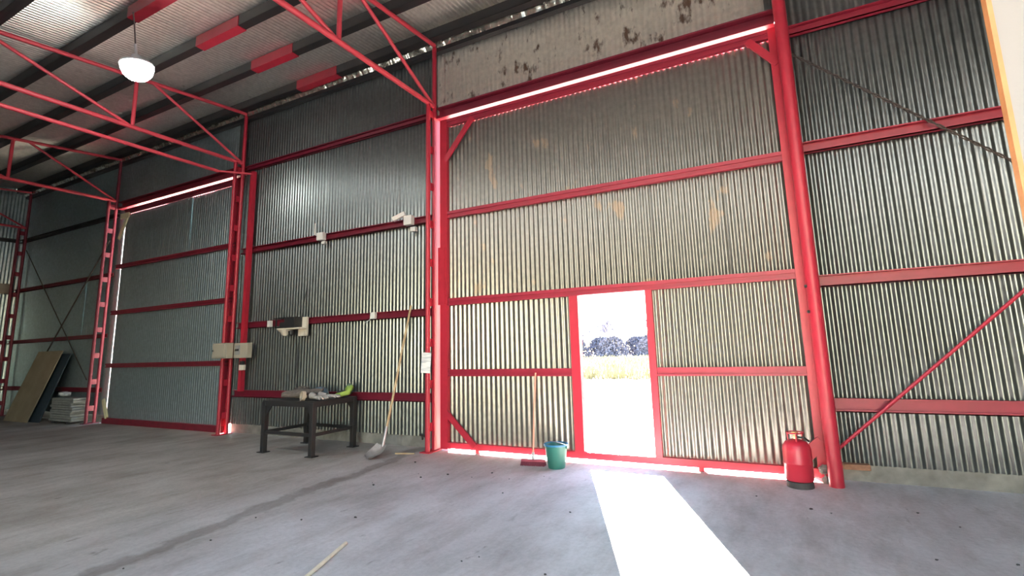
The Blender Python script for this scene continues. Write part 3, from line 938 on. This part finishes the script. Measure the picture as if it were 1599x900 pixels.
MB().tube([(0.015, 0, 0.48), (0.08, -0.01, 0.478), (0.12, 0.02, 0.44)], 0.01, 8).build('hose_stub', M['black_plastic'], gc)

# rubble wedged behind the column and timber on the kerb
for k, (x, y, r, lab) in enumerate(((0.315, -0.10, 0.045, 'pale rubble lump wedged between gate brace and pipe column'), (0.325, -0.11, 0.036, 'lower rubble lump on the floor by the pipe column foot'))):
    tag(MB().lump((x, y, 0.135 if k == 0 else 0.034), (r, r * 0.9, r), k + 4, 0.6).build('rubble_lump', M['rubble']), lab, 'rubble')
for o in [o for o in bpy.data.objects if o.name.startswith('rubble_lump')]:
    pass
tm = MB().bar((0.50, 0.05, 0.155), (0.74, 0.05, 0.155), 0.09, 0.055).build('timber_offcut', M['timber'], smooth=False, bevel=0.006)
tag(tm, 'reddish timber offcut on the kerb right of the pipe column', 'timber')

# ------------------------------------------------------------------ electrics on the back wall
e1 = tag(empty('fuse_box', (-9.46, -0.235, 1.43)), 'beige metal fuse box with hinged door on the column pipes', 'electrical box')
MB().box(-0.22, 0.22, -0.13, 0.0, 0.0, 0.29).build('case', M['box_grey'], e1, smooth=False, bevel=0.006)
MB().box(-0.195, 0.165, -0.142, -0.13, 0.025, 0.265).build('door', M['box_grey'], e1, smooth=False, bevel=0.004)
MB().tube([(-0.17, -0.142, 0.15), (-0.17, -0.155, 0.15)], 0.016, 10).build('lock', M['black_plastic'], e1)
e2 = tag(empty('breaker_box', (-9.085, -0.10, 1.43)), 'beige breaker box with grey window right of the fuse box', 'electrical box')
MB().box(-0.20, 0.20, -0.10, 0.0, 0.0, 0.28).build('case', M['box_grey'], e2, smooth=False, bevel=0.006)
MB().box(-0.15, -0.01, -0.112, -0.10, 0.06, 0.24).build('window', M['grey_plastic'], e2, smooth=False)
MB().box(-0.13, -0.03, -0.125, -0.112, 0.13, 0.17).build('breaker_switch', M['black_plastic'], e2, smooth=False)
e3 = tag(empty('switch', (-9.13, -0.08, 1.20)), 'small cream switch under the breaker box on the red post', 'switch')
MB().box(-0.06, 0.06, -0.06, 0.0, 0.0, 0.10).build('plate', M['cream_plastic'], e3, smooth=False, bevel=0.005)
MB().box(-0.05, 0.03, -0.06, 0.0, 0.10, 0.17).build('rocker', M['black_plastic'], e3, smooth=False, bevel=0.005)
# speaker/amplifier board
rp = tag(empty('amplifier_board', (-7.75, -0.01, 1.80)), 'cream board with a black amplifier and beige horn on the wall above the workbench', 'amplifier')
MB().box(0.06, 0.27, -0.05, 0.0, -0.01, 0.33).build('backboard', M['cream_plastic'], rp, smooth=False, bevel=0.006)
MB().box(-0.32, 0.27, -0.20, -0.01, 0.115, 0.14).build('bracket_shelf', M['cream_plastic'], rp, smooth=False, bevel=0.004)
MB().box(-0.10, 0.16, -0.22, -0.03, 0.14, 0.33).build('amplifier', M['black_plastic'], rp, smooth=False, bevel=0.006)
m = MB()
for s in ((-0.34, 0.15), (-0.34, 0.30), (-0.12, 0.30)):
    pass
m.bar((-0.36, -0.20, 0.155), (-0.10, -0.20, 0.155), 0.02, 0.02)
m.bar((-0.40, -0.20, 0.32), (-0.10, -0.20, 0.325), 0.02, 0.02)
m.bar((-0.34, -0.20, 0.155), (-0.34, -0.20, 0.32), 0.02, 0.02)
m.bar((-0.36, -0.04, 0.32), (-0.36, -0.20, 0.32), 0.02, 0.02)
m.box(-0.30, -0.12, -0.16, -0.04, 0.15, 0.25)
m.build('open_rack', M['black_plastic'], rp, smooth=False)
hn = MB().lathe([(0.02, -0.10), (0.05, -0.08), (0.075, -0.03), (0.115, 0.0), (0.12, 0.01), (0.0, 0.012)], 20, (-0.17, -0.14, 0.10), 1.1).build('horn', M['cream_plastic'], rp)
MB().lathe([(0.0, -0.08), (0.04, -0.06), (0.05, 0.0), (0.0, 0.02)], 12, (-0.02, -0.13, 0.08)).build('knob', M['black_plastic'], rp)
MB().tube([(0.10, -0.01, 0.33), (0.13, 0.0, 0.62), (0.16, 0.02, 0.86)], 0.008, 6).build('cable', M['black_plastic'], rp)
MB().tube([(0.0, -0.02, 0.02), (0.01, 0.0, -0.35), (-0.04, 0.02, -0.8), (0.05, 0.0, -0.98)], 0.007, 6).build('cable', M['black_plastic'], rp)
# junction boxes and small cameras on the third girt
j1 = tag(empty('junction_box', (-7.20, -0.0, 3.50)), 'white junction box with upright aerial on the girt, further from the big gate', 'junction box')
MB().box(-0.08, 0.08, -0.09, 0.0, 0.0, 0.14).build('case', M['white_plastic'], j1, smooth=False, bevel=0.008)
MB().tube([(-0.15, -0.06, 0.12), (-0.15, -0.06, 0.33)], 0.014, 8).build('aerial', M['white_plastic'], j1)
MB().tube([(-0.16, -0.05, 0.12), (-0.05, -0.05, 0.09)], 0.012, 6).build('aerial_arm', M['white_plastic'], j1)
MB().box(0.02, 0.10, -0.06, 0.0, -0.075, -0.025).build('socket', M['white_plastic'], j1, smooth=False, bevel=0.004)
j2 = tag(empty('junction_box', (-5.20, -0.0, 3.50)), 'white junction box with tilted security camera on the girt, nearer the big gate', 'junction box')
MB().box(-0.06, 0.10, -0.09, 0.0, 0.0, 0.16).build('case', M['white_plastic'], j2, smooth=False, bevel=0.008)
cc = MB()
cc.bar((-0.22, -0.16, 0.10), (-0.03, -0.08, 0.20), 0.07, 0.07)
cc.build('camera', M['white_plastic'], j2, smooth=False, bevel=0.008)
MB().box(0.06, 0.16, -0.06, 0.0, -0.115, -0.04).build('socket', M['white_plastic'], j2, smooth=False, bevel=0.004)
s1 = tag(empty('wall_socket', (-5.93, 0.0, 2.01)), 'white wall socket with a short cord on the red girt', 'socket')
MB().box(-0.05, 0.05, -0.05, 0.005, 0.0, 0.11).build('plate', M['white_plastic'], s1, smooth=False, bevel=0.006)
MB().tube([(-0.04, -0.02, 0.03), (-0.10, -0.02, -0.02), (-0.2, -0.01, -0.05)], 0.006, 6).build('cord', M['white_plastic'], s1)
s2 = tag(empty('wall_socket', (-8.52, 0.0, 1.99)), 'small white socket left of the black amplifier', 'socket')
MB().box(-0.045, 0.045, -0.05, 0.005, 0.0, 0.12).build('plate', M['white_plastic'], s2, smooth=False, bevel=0.006)
# notice on column
nt_ = MB().box(-0.075, 0.075, -0.002, 0.002, -0.15, 0.15).build('paper_notice', M['paper'], smooth=False)
nt_.location = (XB, -0.2395, 1.285)
nt_.rotation_euler = (0, R(4), R(12))
tag(nt_, 'white printed paper notice fixed to the red lattice column', 'notice')
# box on gable wall
gb2 = tag(empty('junction_box', (XL + 0.10, -0.30, 3.50)), 'beige box on the girt of the far gable wall', 'junction box')
MB().box(0.0, 0.1, -0.4, 0.22, -0.02, 0.28).build('case', M['box_grey'], gb2, smooth=False, bevel=0.006)
MB().box(0.1, 0.11, -0.36, 0.18, 0.01, 0.25).build('door', M['box_grey'], gb2, smooth=False, bevel=0.004)

# ------------------------------------------------------------------ boards in the left corner
def leaning(name, x0, x1, yb, yt, h, t, shear, material, label):
    """board leaning on the wall: bottom edge at yb, top at yt"""
    m = MB()
    vs = []
    for (x, top) in ((x0, 0), (x1, 0), (x1, 1), (x0, 1)):
        y = yt if top else yb
        vs.append((x + (shear if top else 0), y, h if top else 0.0))
    nrm = Vector((0, -h, yb - yt)).normalized()
    vs2 = [Vector(v) - nrm * t * 0 + Vector((0, t, 0)) for v in vs]
    m.add([*vs, *vs2], [(0, 1, 2, 3), (7, 6, 5, 4), (0, 4, 5, 1), (1, 5, 6, 2), (2, 6, 7, 3), (3, 7, 4, 0)])
    return tag(m.build(name, material, smooth=False), label, 'board')


leaning('plywood_sheet', -18.0, -16.65, -0.55, -0.12, 1.74, 0.02, 0.28, M['ply'], 'brown plywood sheet leaning slanted in the far left corner')
leaning('dark_board', -17.0, -16.28, -0.46, -0.045, 1.66, 0.025, 0.16, M['navy'], 'dark navy board leaning behind the plywood sheet')
for k in range(10):
    o = MB().box(-15.98 + 0.03 * (k % 3), -14.86 - 0.04 * (k % 4), -0.38 + 0.015 * (k % 2), -0.06, 0.06 + 0.054 * k, 0.06 + 0.054 * k + 0.046).build('grey_board', M['grey_board'], smooth=False)
    tag(o, 'grey flat board in the low stack by the smaller gate column', 'board', 'grey boards stacked low against the back wall')
for k, x in enumerate((-15.8, -15.1)):
    tag(MB().box(x - 0.05, x + 0.05, -0.36, -0.05, 0, 0.058).build('timber_bearer', M['dark_base'], smooth=False), 'timber bearer under the stack of grey boards', 'timber', 'bearers under the grey boards')
m = MB().lump((-15.72, -0.22, 0.06 + 0.054 * 10 + 0.075), (0.16, 0.11, 0.06), 8, 0.6)
tag(m.build('crumpled_bag', M['bag']), 'crumpled white bag on top of the grey board stack', 'bag')

# ------------------------------------------------------------------ grit on the floor
m = MB()
for k in range(55):
    x, y = random.uniform(-4.5, 1.6), random.uniform(-4.2, -0.75)
    if abs(x + 2.95) < 0.35 and y < -3 or -2.6 < x < 0.4 and abs(x + 1.5 + 0.437 * (y + 0.3)) < 0.8:
        continue
    r = random.choice((0.005, 0.006, 0.008, 0.012))
    m.lump((x, y, r * 0.5), (r * 1.4, r, r * 0.6), k, 0.5, 6, 4)
tag(m.build('floor_grit', M['dark_base']), 'dark grit scattered over the concrete floor', 'grit', kind='stuff')

# ------------------------------------------------------------------ outdoors
m = MB()
for k in range(9000):
    y = 15 + 36 * random.random() ** 1.4
    x = random.uniform(-0.62, 0.05) * (y + 6.2)
    hgt = random.uniform(0.15, 0.5) * (0.6 + 0.6 * (noise.noise(Vector((x * 0.2, y * 0.2, 0))) + 0.5))
    w = 0.015 + 0.0014 * y
    a = random.uniform(0, math.pi)
    lx, ly = random.uniform(-0.15, 0.15), random.uniform(-0.15, 0.15)
    m.add([(x - w * math.cos(a), y - w * math.sin(a), -0.02), (x + w * math.cos(a), y + w * math.sin(a), -0.02), (x + lx, y + ly, hgt)], [(0, 1, 2)])
tag(m.build('grass', M['grass'], smooth=False), 'dry yellow-green grass beyond the yard', 'grass', kind='stuff')


def tree(name, x, y, h, seed, label):
    rnd = random.Random(seed)
    root = empty(name, (x, y, -0.02))
    tr_, tw = MB(), MB()

    def grow(p, d, L_, r, depth):
        q = p + d * L_
        mid = p + d * L_ * 0.5 + Vector((rnd.uniform(-1, 1), rnd.uniform(-1, 1), 0)) * L_ * 0.05
        (tr_ if depth < 2 else tw).tube([p, mid, q], [max(r, 0.05), max(r * 0.85, 0.045), max(r * 0.65, 0.04)], 5 if depth < 2 else 3, caps=False)
        if depth >= 5:
            return
        for _ in range(3 if depth < 4 else 4):
            nd_ = (d + Vector((rnd.uniform(-1, 1), rnd.uniform(-1, 1), rnd.uniform(-0.35, 0.7))) * 0.75).normalized()
            grow(p.lerp(q, rnd.uniform(0.45, 1.0)), nd_, L_ * rnd.uniform(0.62, 0.82), r * 0.55, depth + 1)

    grow(Vector((0, 0, 0)), Vector((rnd.uniform(-0.1, 0.1), 0, 1)).normalized(), h * 0.30, h * 0.022, 0)
    tr_.build('trunk', M['bark'], root)
    t_ = tw.build('twigs', M['twigs'], root)
    t_['kind'] = 'stuff'
    return tag(root, label, 'tree', 'bare trees beyond the grass')


for k in range(11):
    tree('bare_tree', -42 + 4.0 * k + random.uniform(-0.6, 0.6), 66 + random.uniform(-3, 4), random.uniform(5.6, 8.2), 20 + k, 'hazy leafless tree beyond the dry grass')
# dense hedge at the foot of the trees
for k in range(18):
    rnd = random.Random(300 + k)
    root = empty('hedge_bush', (-40 + 5.2 * (k % 9) + 2.6 * (k // 9), 57 + 3.2 * (k // 9), -0.02))
    m, st = MB(), MB()
    for i in range(2000):
        a, t = rnd.uniform(0, 2 * math.pi), rnd.random() ** 0.5
        z = 2.5 * rnd.random() ** 0.8
        rad = 2.2 * t * math.sqrt(max(0.05, 1 - (z / 2.7) ** 2))
        c = Vector((rad * math.cos(a), rad * 0.5 * math.sin(a), z + 0.35 * noise.noise(Vector((a * 2, k * 3, z)))))
        d1 = Vector((rnd.uniform(-1, 1), rnd.uniform(-1, 1), rnd.uniform(-1, 1))).normalized() * 0.26
        d2 = Vector((rnd.uniform(-1, 1), rnd.uniform(-1, 1), rnd.uniform(-1, 1))).normalized() * 0.26
        m.add([c + d1, c + d2, c - d1 * 0.6], [(0, 1, 2)])
    for i in range(14):
        a = rnd.uniform(0, 2 * math.pi)
        st.tube([(0.3 * math.cos(a), 0.2 * math.sin(a), 0), (1.4 * math.cos(a), 0.7 * math.sin(a), 1.9)], [0.05, 0.02], 4)
    f_ = m.build('foliage', M['twigs'], root, smooth=False)
    f_['kind'] = 'stuff'
    st.build('stem', M['bark'], root)['kind'] = 'stuff'
    tag(root, 'hazy dark bush at the foot of the bare trees', 'bush', 'bushes below the bare trees')

# parked car, only its rear corner shows past the wicket jamb
car = tag(empty('car', (-2.39, 4.52, -0.012)), 'white parked car outside, corner showing past the wicket jamb', 'car')
prof = [(0.02, 0.28), (0.0, 0.45), (0.05, 0.72), (0.20, 0.95), (0.75, 1.02), (1.25, 1.42), (2.6, 1.46), (3.4, 1.0), (4.05, 0.88), (4.15, 0.60), (4.12, 0.28)]
lo = [(x, 0.22 + 0.05 * (x < 0.3 or x > 3.9)) for x, z in prof]
W_ = 0.80
rings = []
for x, z in prof:
    tuck = 0.14 if z > 1.1 else 0.0
    rings.append([(x, -W_ + 0.06, 0.24), (x, -W_, 0.45 if z > 0.5 else z * 0.9), (x, -W_ + tuck * 0.3, min(z, 0.95)), (x, -W_ + 0.06 + tuck, z), (x, W_ - 0.06 - tuck, z), (x, W_ - tuck * 0.3, min(z, 0.95)), (x, W_, 0.45 if z > 0.5 else z * 0.9), (x, W_ - 0.06, 0.24)])
vs = [p for r_ in rings for p in r_]
fs = []
for i in range(len(rings) - 1):
    for j in range(8):
        fs.append((i * 8 + j, i * 8 + (j + 1) % 8, (i + 1) * 8 + (j + 1) % 8, (i + 1) * 8 + j))
fs += [tuple(range(7, -1, -1)), tuple(range(len(vs) - 8, len(vs)))]
MB().add(vs, fs).build('body', M['car_white'], car, angle=50)
for s in (-1, 1):
    MB().box(1.15, 2.7, s * 0.735 - 0.01, s * 0.735 + 0.01, 1.02, 1.34).build('side_window', M['car_glass'], car, smooth=False)
    MB().box(-0.012, 0.06, s * 0.62 - 0.12, s * 0.62 + 0.12, 0.60, 0.74).build('lamp', M['grey_plastic'], car, smooth=False, bevel=0.01)
MB().box(-0.03, 0.05, -0.74, 0.74, 0.26, 0.42).build('bumper', M['grey_plastic'], car, smooth=False, bevel=0.02)
for x in (0.72, 3.35):
    for s in (-1, 1):
        w_ = MB().tube([(x, s * 0.62, 0.30), (x, s * 0.82, 0.30)], 0.30, 22).build('wheel', M['tyre'], car)
        MB().tube([(x, s * 0.815, 0.30), (x, s * 0.83, 0.30)], 0.18, 18).build('hubcap', M['wire'], w_)

# skylight sampling guides at the two real openings (portals only steer samples of the sky)
def portal(name, loc, sx, sy, rot):
    l = bpy.data.lights.new(name, 'AREA')
    l.shape = 'RECTANGLE'
    l.size, l.size_y = sx, sy
    l.cycles.is_portal = True
    o = bpy.data.objects.new(name, l)
    o.location = loc
    o.rotation_euler = rot
    col.objects.link(o)


for ka, kb in ((15, 17), (18, 20), (21, 23), (24, 27), (27, 30)):
    portal('portal_roof', (XL + rw * (ka + kb) / 2, (-6.9 + YF) / 2, roof_z((-6.9 + YF) / 2) + 0.08), rw * (kb - ka), 5.7, (slope, 0, 0))
portal('portal_front', ((OX0 + OX1) / 2, YF - 0.04, OZ / 2), OX1 - OX0, OZ, (R(-90), 0, 0))
portal('portal_wicket', (-1.865, 0.06, 1.13), 0.90, 2.01, (R(90), 0, 0))
